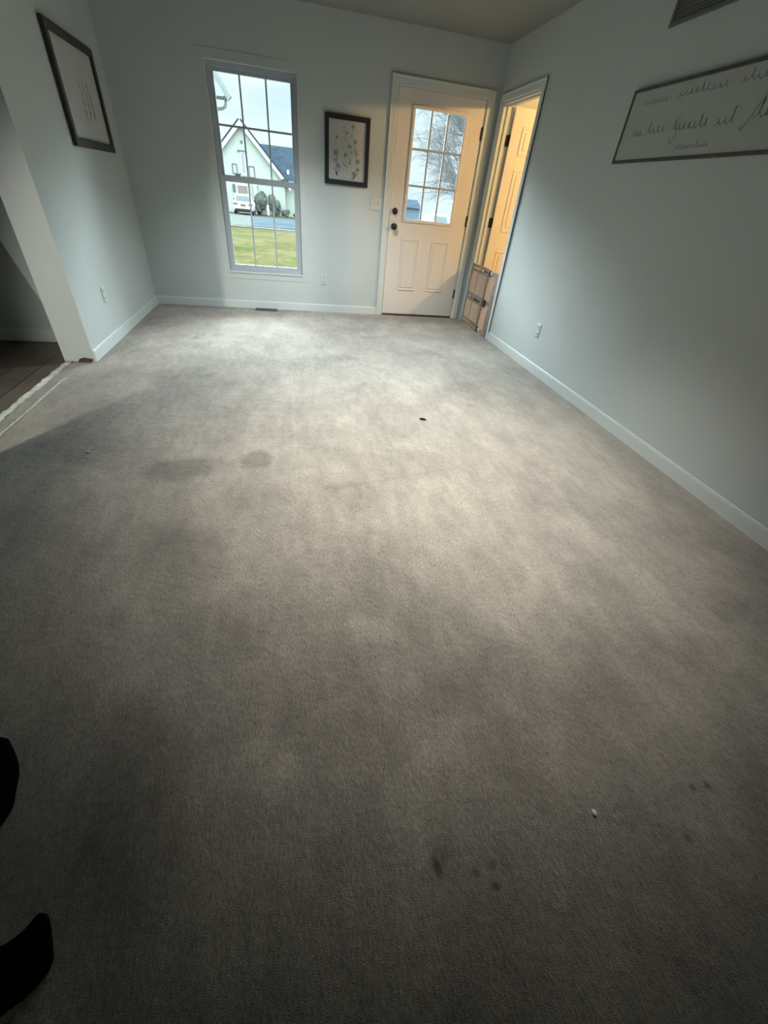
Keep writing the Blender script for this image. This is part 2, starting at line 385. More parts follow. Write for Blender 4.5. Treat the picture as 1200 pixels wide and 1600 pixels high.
baseboard('baseboard_right', right, .965, 11.0)
baseboard('baseboard_left', left, 0, 2.022)

# ================================================================== WINDOW
wt = bpy.data.objects.new('window_1', None); COL.objects.link(wt); wt.location = (1.245, 0, WZ0)
struct(wt, 'tall double-hung window with a grid, houses seen through it', 'window')
bm = B(); ring(bm, back, WX0-.065, WX1+.055, WZ0-.062, WZ1+.062, .064, 0, .0035, .001); obj('casing', bm, M_WALL, wt)
bm = B()                                   # lined return of the opening
for a, b in (((WX0, 0, WZ0), (WX0+.006, .148, WZ1)), ((WX1-.006, 0, WZ0), (WX1, .148, WZ1)), ((WX0, 0, WZ1-.006), (WX1, .148, WZ1)), ((WX0, -.012, WZ0), (WX1, .148, WZ0+.010))):
    bx(bm, a, b)
obj('window_return', bm, M_TRIM, wt)
out = lambda u, v, w_: (u, w_, v)
bm = B(); ring(bm, out, WX0+.006, WX1-.006, WZ0+.010, WZ1-.006, .034, .045, .125, .002); obj('window_frame', bm, M_VINYL, wt)
SX0, SX1 = WX0+.036, WX1-.036
up_s = B(); ring(up_s, out, SX0, SX1, 1.178, WZ1-.036, .030, .090, .115, .002); us = obj('upper_sash', up_s, M_VINYL, wt)
lo_s = B(); ring(lo_s, out, SX0, SX1, WZ0+.038, 1.222, .032, .056, .082, .002); bx(lo_s, (SX0, .052, 1.172), (SX1, .084, 1.224), .003)
ls = obj('lower_sash', lo_s, M_VINYL, wt)
for par, y, z0, z1, zm in ((us, .1025, 1.208, WZ1-.066, 1.600), (ls, .069, WZ0+.07, 1.172, .795)):
    bm = B(); bx(bm, (SX0+.028, y-.002, z0-.01), (SX1-.028, y+.002, z1+.01)); obj('pane', bm, M_GLASS, par)
    bm = B()
    for x in (1.128, 1.366): bx(bm, (x-.008, y-.008, z0-.006), (x+.008, y+.008, z1+.006))
    bx(bm, (SX0+.026, y-.0075, zm-.008), (SX1-.026, y+.0075, zm+.008)); obj('muntin_grid', bm, M_VINYL, par)
for x in (1.03, 1.485):
    bm = B(); bx(bm, (x-.028, .046, 1.224), (x+.028, .080, 1.236), .004); lathe(bm, [(.014, 0), (.014, .010), (.006, .014)], (x, .062, 1.234), (0, 0, 1), 12)
    bx(bm, (x-.004, .040, 1.236), (x+.040, .052, 1.246), .003); obj('sash_lock', bm, M_VINYL, ls)

# ================================================================== EXTERIOR DOOR
dt = bpy.data.objects.new('door_1', None); COL.objects.link(dt); dt.location = (3.093, 0, 0)
struct(dt, 'white exterior door with nine-pane glass and black hardware', 'door')
S0, S1, Z0, Z1 = 2.638, 3.550, .022, 2.050
G0, G1, GZ0, GZ1 = 2.818, 3.358, 1.010, 1.913
bm = B()
bx(bm, (S0, 0, Z0), (G0-.02, .044, Z1)); bx(bm, (G1+.02, 0, Z0), (S1, .044, Z1)); bx(bm, (G0-.02, 0, GZ1+.02), (G1+.02, .044, Z1)); bx(bm, (G0-.02, 0, Z0), (G1+.02, .044, GZ0-.02))
slab = obj('door_slab', bm, M_DOOR, dt)
bm = B(); ring(bm, back, 2.788, 3.386, .982, 1.943, .031, -.010, .012, .005); gf = obj('glass_frame', bm, M_DOOR, slab)
box('pane', (G0-.01, .020, GZ0-.01), (G1+.01, .024, GZ1+.01), M_GLASS, slab)
bm = B()
for i in (1, 2):
    x = G0 + (G1-G0)*i/3; bx(bm, (x-.009, .006, GZ0-.002), (x+.009, .036, GZ1+.002), .003)
    z = GZ0 + (GZ1-GZ0)*i/3; bx(bm, (G0-.002, .007, z-.009), (G1+.002, .035, z+.009), .003)
obj('muntin_grid', bm, M_VINYL, slab)
for x0, x1 in ((2.803, 3.022), (3.168, 3.388)):
    bm = B(); ring(bm, back, x0, x1, .290, .830, .022, -.002, .006, .004); ring(bm, back, x0+.034, x1-.034, .324, .796, .010, -.002, .005, .003)
    bx(bm, back(x0+.040, .330, -.002), back(x1-.040, .790, .0035), .002); obj('raised_panel', bm, M_DOOR, slab)
for z, nm in ((1.073, 'deadbolt'), (.932, 'door_knob')):
    bm = B()
    if nm == 'deadbolt': lathe(bm, [(.030, 0), (.032, .008), (.028, .016), (.012, .018), (.010, .024)], (2.693, 0, z), (0, -1, 0)); bx(bm, (2.688, -.040, z-.016), (2.698, -.020, z+.016), .003)
    else: lathe(bm, [(.032, 0), (.032, .006), (.015, .012), (.012, .030), (.024, .036), (.030, .048), (.028, .060), (.014, .068), (.002, .070)], (2.693, 0, z), (0, -1, 0))
    o = obj(nm, bm, M_BLACK, slab, True); o['label'] = 'matte black'
for z in (1.80, 1.045, .285):
    bm = B(); lathe(bm, [(.007, -.052), (.009, -.050), (.009, .050), (.007, .052)], (3.556, -.006, z), (0, 0, 1), 12); bx(bm, (3.546, -.004, z-.05), (3.566, .002, z+.05))
    o = obj('hinge', bm, M_BLACK, dt); o['label'] = 'black hinge'
bm = B(); bx(bm, (DX0, 0, 0), (S0-.004, .15, DZ1)); bx(bm, (S1+.004, 0, 0), (DX1, .15, DZ1)); bx(bm, (DX0, 0, Z1+.004), (DX1, .15, DZ1)); obj('door_frame', bm, M_TRIM, dt)
bm = B(); bx(bm, back(2.553, 0, 0), back(2.624, 2.125, .014), .004); bx(bm, back(2.553, 2.055, 0), back(3.640, 2.125, .0138), .004); bx(bm, back(3.562, 0, 0), back(3.640, 2.125, .014), .004)
bx(bm, back(2.553, 0, 0), back(2.566, 2.13, .019), .003); bx(bm, back(3.628, 0, 0), back(3.641, 2.13, .019), .003); bx(bm, back(2.553, 2.113, 0), back(3.641, 2.13, .0188), .003)
obj('casing', bm, M_TRIM, dt)
o = box('threshold', (DX0+.02, -.015, 0), (DX1-.02, .15, .018), M_RAWWOOD, dt, .004); o['label'] = 'dark brown wooden sill'

# ================================================================== DOORWAY + INNER DOOR (right)
jt = bpy.data.objects.new('door_2', None); COL.objects.link(jt); jt.location = (XR, -.5, 0)
struct(jt, 'open six-panel door in the warm-lit doorway at right', 'door')
bm = B()
JI0, JI1, JZ = GY0-.018, GY1+.018, GZ-.018
bx(bm, (XR, GY0, 0), (XR+.115, JI0, GZ)); bx(bm, (XR, GY1, 0), (XR+.115, JI1, GZ)); bx(bm, (XR, JI0, JZ), (XR+.115, JI1, GZ))
for a, b in (((JI0, 0), (JI0-.012, JZ)), ((JI1, 0), (JI1+.012, JZ)), ((JI0, JZ-.012), (JI1, JZ))):
    bx(bm, (XR+.042, a[0], a[1]), (XR+.078, b[0], b[1]), .002)
obj('door_frame', bm, M_TRIM, jt)
bm = B(); cu0, cu1, cz = .042, .962, 2.105
for q in (0, 1):
    a, b, wq = ((0, .062, .013), (0, .016, .018))[q]
    bx(bm, right(cu0+a, 0, 0), right(cu0+b, cz, wq), .003); bx(bm, right(cu1-a, 0, 0), right(cu1-b, cz, wq), .003); bx(bm, right(cu0, cz-a, 0), right(cu1, cz-b, wq-.0004), .003)
obj('casing', bm, M_TRIM, jt)
bm = B()                                   # door standing open at a right angle into the hall
dx0, dx1, dy1, dy0 = XR+.121, XR+.121+.755, JI0-.002, JI0-.037
bx(bm, (dx0, dy0, .012), (dx1, dy1, 2.022), .001); slab2 = obj('door_slab', bm, M_DOOR, jt)
bm = B(); f2 = lambda u, v, w_: (dx0+u, dy0-w_, v)
for u0_, u1_ in ((.115, .345), (.41, .64)):
    for v0, v1 in ((1.655, 1.885), (.985, 1.545), (.235, .800)):
        ring(bm, f2, u0_, u1_, v0, v1, .020, -.001, .006, .004); bx(bm, f2(u0_+.045, v0+.045, -.001), f2(u1_-.045, v1-.045, .005), .003)
obj('raised_panels', bm, M_DOOR, slab2)
for z in (1.765, 1.06, .26):
    bm = B(); bx(bm, (XR+.072, JI0, z-.045), (XR+.114, JI0-.004, z+.045), .002); lathe(bm, [(.007, -.048), (.007, .048)], (XR+.118, JI0-.004, z), (0, 0, 1), 12)
    bx(bm, (dx0-.003, dy0+.002, z-.045), (dx0, dy1, z+.045)); o = obj('hinge', bm, M_BLACK, jt); o['label'] = 'black hinge'
bm = B(); lathe(bm, [(.03, 0), (.03, .006), (.012, .012), (.012, .03), (.026, .04), (.026, .06), (.01, .066)], (dx1-.06, dy0, .95), (0, -1, 0)); obj('door_knob', bm, M_BLACK, slab2, True)

# ================================================================== GATE in the doorway
gy0, gy1, gh = -.125, -.888, .655
gt = thing('pet_gate', 'grey-brown wooden pet gate with plastic mesh across the right-hand doorway', 'gate', (3.70, -.5, 0))
def gx(z): return 3.682 + .022*z/gh
def gbox(bm, ya, yb, za, zb, t0, t1, bev=.003):
    n0 = len(bm.verts); bx(bm, (t0, ya, za), (t1, yb, zb), bev); bm.verts.ensure_lookup_table()
    for v in bm.verts[n0:]: v.co.x += gx(v.co.z)
def lattice(ya, yb, za, zb, x, step=.027, r=.0044):
    bm = B(); wy, wz = abs(yb-ya), zb-za
    n = int((wy+wz)/step)+1
    for sgn in (1, -1):
        for i in range(n):
            c = i*step
            pts = []
            a0 = max(0, c-wz); a1 = min(wy, c)
            if a1-a0 < .004: continue
            y0_, y1_ = (a0, a1) if sgn > 0 else (wy-a0, wy-a1)
            pts = [(ya-y0_, za+(c-a0)), (ya-y1_, za+(c-a1))]
            tube(bm, [(x+gx(q[1]), q[0], q[1]) for q in pts], r, 4)
    for v in bm.verts:
        pass
    return bm
# sliding rear panel
bm = B(); gbox(bm, gy0-.33, gy0-.36, .02, gh-.02, .002, .014)
for za, zb in ((.015, .05), (gh-.05, gh-.015), (.31, .35)): gbox(bm, gy0-.33, gy1+.03, za, zb, .002, .016)
rp = obj('rear_panel', bm, M_GATEW, gt)
obj('plastic_mesh', lattice(gy0-.36, gy1+.06, .05, .31, .009), M_GATEM, rp); obj('plastic_mesh', lattice(gy0-.36, gy1+.06, .35, gh-.05, .009), M_GATEM, rp)
bm = B(); gbox(bm, gy1+.085, gy1, .0, gh-.01, -.008, .018, .005); obj('end_stile', bm, M_GATEW, gt)
# front panel
fy1 = gy0-.505
bm = B()
gbox(bm, gy0, gy0-.030, .0, gh, -.018, .0); gbox(bm, fy1+.030, fy1, .0, gh, -.018, .0)
gbox(bm, gy0-.03, fy1+.03, gh-.030, gh, -.018, .0); gbox(bm, gy0-.03, fy1+.03, gh-.072, gh-.045, -.014, -.002); gbox(bm, gy0-.03, fy1+.03, .012, .042, -.018, .0)
gbox(bm, gy0-.03, fy1+.03, .055, .080, -.014, -.002)
fp = obj('front_panel', bm, M_GATEW, gt)
bm = B(); gbox(bm, gy0-.02, fy1+.02, .285, .362, -.024, -.002, .006); mr_ = obj('middle_rail', bm, M_GATEW, fp)
bm = B(); gbox(bm, gy0-.27, fy1+.05, .302, .326, -.0255, -.020); o = obj('adjustment_slot', bm, M_DARKSLOT, mr_); o['label'] = 'dark slot'
bm = B(); lathe(bm, [(.014, 0), (.014, .008), (.008, .011)], (gx(.32)-.024, gy0-.14, .325), (-1, 0, 0), 14); o = obj('bolt_head', bm, M_PLASTIC, mr_); o['label'] = 'white round bolt head'
obj('plastic_mesh', lattice(gy0-.03, fy1+.03, .080, .285, -.008), M_GATEM, fp); obj('plastic_mesh', lattice(gy0-.03, fy1+.03, .362, gh-.072, -.008), M_GATEM, fp)
bm = B(); gbox(bm, gy0-.20, gy0-.225, .06, gh-.06, -.012, -.001); obj('inner_upright', bm, M_GATEW, fp)
bm = B(); gbox(bm, fy1-.005, fy1-.085, .285, .355, -.022, .004, .006); o = obj('latch', bm, M_VENT, gt); o['label'] = 'dark grey latch'
for z in (gh-.06, .012):
    bm = B(); gbox(bm, fy1-.012, fy1-.045, z-.006, z+.050, -.010, .012, .004); gd = obj('slide_guide', bm, M_BLACK, gt); gd['label'] = 'black guide block'
    bm = B(); gbox(bm, fy1-.046, fy1-.085, z+.006, z+.046, -.012, .010, .005); o = obj('bumper', bm, M_PLASTIC, gt); o['label'] = 'white plastic bumper'

# ================================================================== PICTURES AND SIGN
def frame_picture(name, label, f, u0, u1, v0, v1, wd, dep, fm, loc):
    t = thing(name, label, 'picture', loc)
    bm = B(); ring(bm, f, u0, u1, v0, v1, wd, 0.001, dep, .003); ring(bm, f, u0+wd-.008, u1-wd+.008, v0+wd-.008, v1-wd+.008, .008, .001, dep*.6, .001); obj('frame', bm, fm, t)
    bm = B(); bx(bm, f(u0+wd-.006, v0+wd-.006, .002), f(u1-wd+.006, v1-wd+.006, dep*.4)); pr = obj('print', bm, M_PAPER, t)
    return t, pr
def ellipse(bm, f, cu, cv, a, b, rot, w0, n=10):
    vs = []
    for k in range(n):
        x, y = a*math.cos(2*PI*k/n), b*math.sin(2*PI*k/n)
        vs.append(bm.verts.new(f(cu+x*math.cos(rot)-y*math.sin(rot), cv+x*math.sin(rot)+y*math.cos(rot), w0)))
    r_ = bmesh.ops.extrude_face_region(bm, geom=[bm.faces.new(vs)])
    n_ = Vector(f(0, 0, .0006)) - Vector(f(0, 0, 0))
    for v in r_['geom']:
        if isinstance(v, bmesh.types.BMVert): v.co += n_
def stroke(bm, f, pts, wd, w0):
    for a, b in zip(pts, pts[1:]):
        d = (b[0]-a[0], b[1]-a[1]); L = math.hypot(*d)
        if L < 1e-6: continue
        n_ = (-d[1]/L*wd/2, d[0]/L*wd/2); e = (d[0]/L*wd*.35, d[1]/L*wd*.35)
        q = [(a[0]-e[0]+n_[0], a[1]-e[1]+n_[1]), (b[0]+e[0]+n_[0], b[1]+e[1]+n_[1]), (b[0]+e[0]-n_[0], b[1]+e[1]-n_[1]), (a[0]-e[0]-n_[0], a[1]-e[1]-n_[1])]
        A = [bm.verts.new(f(*p_, w0)) for p_ in q]; Bq = [bm.verts.new(f(*p_, w0+.0008)) for p_ in q]
        bm.faces.new(A[::-1]); bm.faces.new(Bq)
        for i in range(4): bm.faces.new((A[i], A[(i+1) % 4], Bq[(i+1) % 4], Bq[i]))
# botanical print on the far wall
t, pr = frame_picture('framed_picture', 'black framed print of grey flowers between the window and the white door', back, 1.910, 2.364, 1.248, 1.790, .040, .022, M_FBLACK, (2.137, 0, 1.248))
bm = B(); rng = random.Random(3); W0 = .0092
plants = [(2.03, 1.62, 1.40, .9), (2.02, 1.50, 1.345, 1.4), (2.13, 1.66, 1.42, .8), (2.16, 1.56, 1.38, 1.0), (2.19, 1.71, 1.52, .9), (2.22, 1.60, 1.46, 1.0), (2.25, 1.45, 1.31, 1.2), (2.12, 1.49, 1.36, 1.0), (2.10, 1.70, 1.60, .5), (2.05, 1.40, 1.31, 1.3), (2.21, 1.35, 1.30, 1.2)]
bf = B()
for (u, v1_, v0_, s) in plants:
    bm = B(); bf = B()
    pts = [(u + .012*math.sin(3*k/6+s), v0_+(v1_-v0_)*k/6) for k in range(7)]; stroke(bf, back, pts, .0022, W0)
    for k in range(6): ellipse(bf, back, u+rng.uniform(-.028, .028), v0_+(v1_-v0_)*rng.uniform(.15, .8), .014*s, .005*s, rng.uniform(.3, 2.8), W0)
    for k in range(5): ellipse(bm, back, u+.010*math.cos(k*1.257+s)*s, v1_+.010*math.sin(k*1.257+s)*s, .009*s, .0062*s, k*1.257+s, W0+.0004+.0001*k)
    st_ = obj('flower_stem', bf, M_INKF, pr); obj('flower_head', bm, M_INK, pr)
# large picture on the left wall
t, pr = frame_picture('framed_picture', 'dark brown framed pale print hung on the left wall', left, .318, 1.205, 1.283, 1.910, .050, .030, M_FBROWN, (0, -.76, 1.283))
for i in range(3):
    bm = B(); u = .60+.085*i; stroke(bm, left, [(u+.02*math.sin(k*.9+i), 1.68-.026*k-.01*i) for k in range(9)], .012-.003*(i == 2), .0125)
    for k in range(4): ellipse(bm, left, u+.015*(-1)**k, 1.65-.05*k, .022, .008, .8*(-1)**k, .0128)
    obj('sketched_sprig', bm, M_INKF, pr)
# sign on the right wall
su0, su1, sv0, sv1 = 2.235, 3.86, 1.503, 1.856
t = thing('wall_sign', 'long grey-framed sign with faint handwriting on the right wall', 'sign', (XR, -3.05, 1.503))
bm = B(); ring(bm, right, su0, su1, sv0, sv1, .015, .001, .018, .002); obj('frame', bm, M_SIGNWOOD, t)
bm = B(); bx(bm, right(su0+.014, sv0+.014, .002), right(su1-.014, sv1-.014, .012)); bd = obj('board', bm, M_SIGN, t)
def scrawl(bm, u, v, wd, hgt, n, lw, rng, asc=()):
    pts = []
    for i in range(n*6+1):
        ph = i/6*2*PI; k = int(i/6)
        h_ = hgt*(1.9 if k in asc else 1.0)*(.8+.3*rng.random())
        pts.append((u + wd*i/(n*6) + .22*wd/n*math.sin(ph), v + h_*.5*(1-math.cos(ph))))
    stroke(bm, right, pts, lw, .0125)
rng = random.Random(11)
def word(name, *args):
    bm = B(); scrawl(bm, *args); obj(name, bm, M_INKS, bd)
for w_ in ((2.350, 1.632, .085, .026, 3, .005, rng), (2.475, 1.636, .16, .030, 4, .004, rng, (0,)), (2.690, 1.634, .26, .030, 7, .0048, rng, (0, 5)),
           (3.000, 1.632, .115, .030, 3, .0048, rng, (2,)), (3.225, 1.640, .16, .034, 4, .006, rng, (0,)), (3.43, 1.640, .28, .032, 6, .005, rng, (2,))):
    word('handwritten_word', *w_)
for st, lw in (([(2.70, 1.60), (2.725, 1.575), (2.745, 1.61), (2.72, 1.66), (2.735, 1.71)], .004), ([(3.170, 1.612), (3.182, 1.602), (3.192, 1.615), (3.225, 1.69), (3.262, 1.775)], .007)):
    bm = B(); stroke(bm, right, st, lw, .0125); obj('pen_flourish', bm, M_INKS, bd)
for w_ in ((2.36, 1.775, .20, .020, 7, .003, rng, (2,)), (2.64, 1.780, .34, .024, 9, .003, rng, (4,)), (3.05, 1.78, .3, .024, 8, .003, rng, (1,)), (2.775, 1.552, .24, .014, 10, .003, rng, (1, 6))):
    word('small_word', *w_)

# return-air grille high on the right wall
t = thing('return_grille', 'dark grille high on the right wall above the sign', 'vent', (XR, -2.60, 2.095))
bm = B(); ring(bm, right, 2.335, 2.90, 2.095, 2.41, .022, .001, .010, .002); obj('grille_frame', bm, M_RETURN, t)
bm = B(); bx(bm, right(2.355, 2.115, .001), right(2.88, 2.39, .002))
for i in range(17):
    z = 2.122+.0162*i; prism(bm, [(XR-.002, z+.008), (XR-.008, z-.002), (XR-.009, z-.001), (XR-.003, z+.009)], 1, -2.355, -2.88) if False else bx(bm, right(2.355, z, .001), right(2.88, z+.006, .008))
obj('louvers', bm, M_RETURN, t)

# ================================================================== OUTLETS, SWITCH, FLOOR VENT
def outlet(f, u, v, label, loc):
    t = thing('wall_outlet', label, 'outlet', loc)
    bm = B(); bx(bm, f(u-.035, v-.057, .0005), f(u+.035, v+.057, .006), .003); pl = obj('cover_plate', bm, M_PLASTIC, t)
    for dv in (.026, -.026):
        bm = B(); bx(bm, f(u-.017, v+dv-.014, .005), f(u+.017, v+dv+.014, .0085), .004); fc = obj('socket', bm, M_PLASTIC, pl)
        bm = B()
        for du in (-.007, .007): bx(bm, f(u+du-.0015, v+dv-.004, .008), f(u+du+.0015, v+dv+.006, .0088))
        bx(bm, f(u-.003, v+dv-.011, .008), f(u+.003, v+dv-.006, .0088))
        obj('slots', bm, M_DARKSLOT, pl)
    bm = B(); lathe(bm, [(.003, 0), (.003, .001)], f(u, v, .0055), Vector(f(0, 0, 1))-Vector(f(0, 0, 0)), 8); obj('screw', bm, M_DARKSLOT, pl)
    return t
outlet(right, 1.935, .352, 'white wall outlet on the right wall near the open doorway', (XR, -1.935, .295))
outlet(left, 1.475, .365, 'white wall outlet low on the left wall below the brown framed print', (0, -1.475, .308))
outlet(back, 1.897, .352, 'white wall outlet low on the far wall right of the window', (1.897, 0, .295))
t = thing('light_switch', 'white double light switch beside the white exterior door', 'switch', (2.472, 0, 1.06))
bm = B(); bx(bm, back(2.414, 1.060, .0005), back(2.530, 1.175, .006), .003); pl = obj('cover_plate', bm, M_PLASTIC, t)
for u in (2.449, 2.495):
    bm = B(); bx(bm, back(u-.006, 1.104, .005), back(u+.006, 1.130, .009), .002); bx(bm, back(u-.004, 1.116, .008), back(u+.004, 1.128, .018), .002); obj('toggle', bm, M_PLASTIC, pl)
t = thing('floor_vent', 'dark metal floor vent set in carpet under the window', 'vent', (1.208, -.072, 0))
bm = B(); ring(bm, lambda u, v, w_: (u, -v, w_), 1.082, 1.336, .018, .124, .014, .001, .007, .002); obj('vent_frame', bm, M_VENT, t)
bm = B(); bx(bm, (1.09, -.026, .0005), (1.33, -.118, .002))
for i in range(20):
    x = 1.100+.0118*i; bx(bm, (x, -.030, .001), (x+.004, -.114, .006))
obj('vent_louvers', bm, M_VENT, t)

# ================================================================== CARPET EDGE AT THE LEFT OPENING
rng = random.Random(5)
def ragged(name, x0, x1, ya, yb, z0, z1, m, n=60, jit=.006):
    bm = B(); rows = []
    for i in range(n+1):
        y = ya+(yb-ya)*i/n; a = x0+rng.uniform(-jit, jit); b = x1+rng.uniform(-jit, jit)
        rows.append([bm.verts.new(q) for q in ((a, y, z0), (a, y, z1), (b, y, z1), (b, y, z0))])
    for p_, q in zip(rows, rows[1:]):
        for k in range(4): bm.faces.new((p_[k], q[k], q[(k+1) % 4], p_[(k+1) % 4]))
    bm.faces.new(rows[0]); bm.faces.new(rows[-1][::-1]); return obj(name, bm, m)
tag(ragged('threshold_strip', -.192, -.156, YL-.01, YN+.01, -.006, .006, M_STRIP), 'pale worn strip between dark planks and carpet at the left opening', 'threshold')
tag(ragged('frayed_edge', -.084, -.074, -2.36, -3.70, 0, .004, M_FRAY, 70, .004), 'thin frayed white line along the carpet edge at left opening', 'carpet edge')
bm = B(); prism(bm, [(-.110, 0), (-.040, 0), (-.012, .022), (-.070, .030), (-.100, .020)], 1, YL+.0, YL-.022, .002); tag(obj('wood_block', bm, M_RAWWOOD), 'small brown raw wood scrap at foot of the left wall end', 'wood scrap')

def blob(name, x, y, rx, ry, h, rot, m, seed):
    bm = B(); bmesh.ops.create_icosphere(bm, subdivisions=2, radius=1); r_ = random.Random(seed)
    for v in bm.verts:
        k = 1+r_.uniform(-.25, .25); a, b = v.co.x*rx*k, v.co.y*ry*k
        v.co = (x+a*math.cos(rot)-b*math.sin(rot), y+a*math.sin(rot)+b*math.cos(rot), h+v.co.z*h*.95)
    return obj(name, bm, m, None, True)
tag(blob('crumb', 2.335, -3.048, .024, .010, .007, -.5, M_CRUMB, 1), 'small dark crumb alone on the middle of the carpet', 'crumb')
tag(blob('lint', .404, -3.417, .008, .005, .005, .3, M_LINT, 2), 'tiny white lint speck on carpet near the left opening', 'lint')
tag(blob('lint', 2.165, -5.315, .005, .008, .004, .2, M_LINT, 3), 'white lint speck on the dark near part of carpet', 'lint')

# black cloth lying at the left edge, two tips in view
ol = [(.30, -4.86), (.60, -4.875), (.691, -4.898), (.712, -4.912), (.756, -4.971), (.774, -5.023), (.779, -5.093), (.70, -5.20), (.72, -5.27), (.80, -5.315), (.879, -5.312), (.913, -5.296), (.927, -5.279), (.934, -5.273),
      (.946, -5.289), (.967, -5.332), (.971, -5.347), (.962, -5.367), (.941, -5.385), (.916, -5.397), (.80, -5.46), (.55, -5.55), (.30, -5.56)]
def smooth_outline(pts, sharp, k=5):
    out_, n_ = [], len(pts)
    for i in range(n_):
        p0, p1, p2, p3 = (Vector(pts[(i+d_) % n_]) for d_ in (-1, 0, 1, 2))
        m1 = (p2-p0)*.5 if i not in sharp else (p2-p1); m2 = (p3-p1)*.5 if (i+1) % n_ not in sharp else (p2-p1)
        for j in range(k):
            t_ = j/k; out_.append(tuple(p1*(2*t_**3-3*t_**2+1)+m1*(t_**3-2*t_**2+t_)+p2*(-2*t_**3+3*t_**2)+m2*(t_**3-t_**2)))
    return out_
ol = smooth_outline(ol, (0, 13, 22))
bm = B(); cx_, cy_ = .55, -5.2
lv = [(1.0, .001), (1.0, .008), (.992, .012), (.975, .014)]; rings_ = []
for s, z in lv: rings_.append([bm.verts.new((cx_+(x-cx_)*s, cy_+(y-cy_)*s, z)) for x, y in ol])
n = len(ol)
for a, b in zip(rings_, rings_[1:]):
    for k in range(n): bm.faces.new((a[k], a[(k+1) % n], b[(k+1) % n], b[k]))
bm.faces.new(rings_[0][::-1]); bm.faces.new(rings_[-1])
tag(obj('black_cloth', bm, M_CLOTH), 'black cloth with two dark tips at the left edge of near carpet', 'cloth')

# trim rings for the two added ceiling fill spots
for lx, ly, lab in ((2.20, -3.65, 'round ring of an added ceiling fill light over the middle of the carpet'), (1.95, -1.45, 'round ring of an added ceiling fill light between the window and carpet middle')):
    t = thing('added_fill_light', lab, 'light', (lx, ly, 2.43), 'added ceiling fill lights')
    bm = B(); ring_n = 32
    prof = [(.105, 2.4535), (.105, 2.444), (.085, 2.440), (.080, 2.4535)]
    rr = [[bm.verts.new((lx+r_*math.cos(2*PI*k/ring_n), ly+r_*math.sin(2*PI*k/ring_n), z_)) for k in range(ring_n)] for r_, z_ in prof]
    for p_, q_ in zip(rr, rr[1:]+rr[:1]):
        for k in range(ring_n): bm.faces.new((p_[k], p_[(k+1) % ring_n], q_[(k+1) % ring_n], q_[k]))
    obj('trim_ring', bm, M_PLASTIC, t)

# ================================================================== OUTSIDE
def gz(y): return -.25 - .0232*y
def ground(name, pts, dz, m, label, cat):
    bm = B(); top = [bm.verts.new((x, y, gz(y)+dz)) for x, y in pts]; bot = [bm.verts.new((x, y, gz(y)-.3)) for x, y in pts]; k = len(pts)
    bm.faces.new(top); bm.faces.new(bot[::-1])
    for i in range(k): bm.faces.new((top[i], top[(i+1) % k], bot[(i+1) % k], bot[i]))
    return struct(obj(name, bm, m), label, cat)
ground('lawn', [(-40, .3), (70, .3), (70, 120), (-40, 120)], 0, M_LAWN, 'patchy yellow-green winter lawn outside the window', 'lawn')
ground('driveway', [(-.35, 23.6), (14, 24.4), (14, 40.5), (-1.2, 40.5)], .02, M_ASPH, 'blue-grey wet asphalt driveway outside', 'driveway')
ground('concrete_pad', [(-9, 22.9), (-.35, 23.6), (-1.2, 44), (-9, 44)], .015, M_CONC, 'pale concrete drive under the white car', 'driveway')

HS = 1.154
def hp(x, z): return (1.468+(x-1.468)*HS, 1.19+(z-1.19)*HS)
HY = 47.0
nh = thing('neighbor_house', 'cream gabled house with slate blue roof seen through the window', 'house', (-1.9, HY, gz(HY)))
pk = hp(-1.56, 4.92); el = hp(-5.0, 1.45); er = hp(1.86, 1.45); zb = gz(HY)-.1
bm = B(); prism(bm, [(el[0]+.2, zb), (er[0]-.2, zb), (er[0]-.2, er[1]), (pk[0], pk[1]-.12), (el[0]+.2, el[1])], 1, HY, HY+9); obj('gable_wall', bm, M_SIDING, nh)
bm = B(); rw1 = hp(8, 0)[0]; bx(bm, (er[0]-.4, HY+.6, zb), (rw1, HY+8, hp(0, 1.5)[1])); obj('wing_wall', bm, M_SIDING, nh)
bm = B()
for e, s in ((el, -1), (er, 1)):
    d_ = Vector((e[0]-pk[0], e[1]-pk[1])).normalized(); n_ = Vector((-d_.y, d_.x)) if s < 0 else Vector((d_.y, -d_.x)); n_ = n_ if n_.y > 0 else -n_
    a = Vector(pk); b = Vector(e)+d_*.5; q = [a, b, b+n_*.16, a+n_*.16]
    prism(bm, [tuple(v) for v in q], 1, HY-.35, HY+9)
obj('gable_roof', bm, M_ROOF, nh)
bm = B()
for e, s in ((el, -1), (er, 1)):
    d_ = Vector((e[0]-pk[0], e[1]-pk[1])).normalized(); a = Vector(pk); b = Vector(e)+d_*.5; o_ = Vector((0, -.36))
    prism(bm, [tuple(a+Vector((0, .02))), tuple(b+Vector((0, .02))), tuple(b+o_), tuple(a+o_)], 1, HY-.42, HY-.30)
obj('rake_board', bm, M_HTRIM, nh)
rz0 = hp(0, 1.45)[1]; rz1 = hp(0, 3.89)[1]; rx0 = pk[0]+.3
bm = B(); prism(bm, [(HY+.1, rz0), (HY+4.2, rz1), (HY+8.4, rz0)], 0, rx0, rw1+.4); obj('wing_roof', bm, M_ROOF, nh)
bm = B(); bx(bm, (er[0]-.3, HY+.0, rz0-.12), (rw1+.4, HY+.14, rz0+.06)); obj('gutter', bm, M_HTRIM, nh)
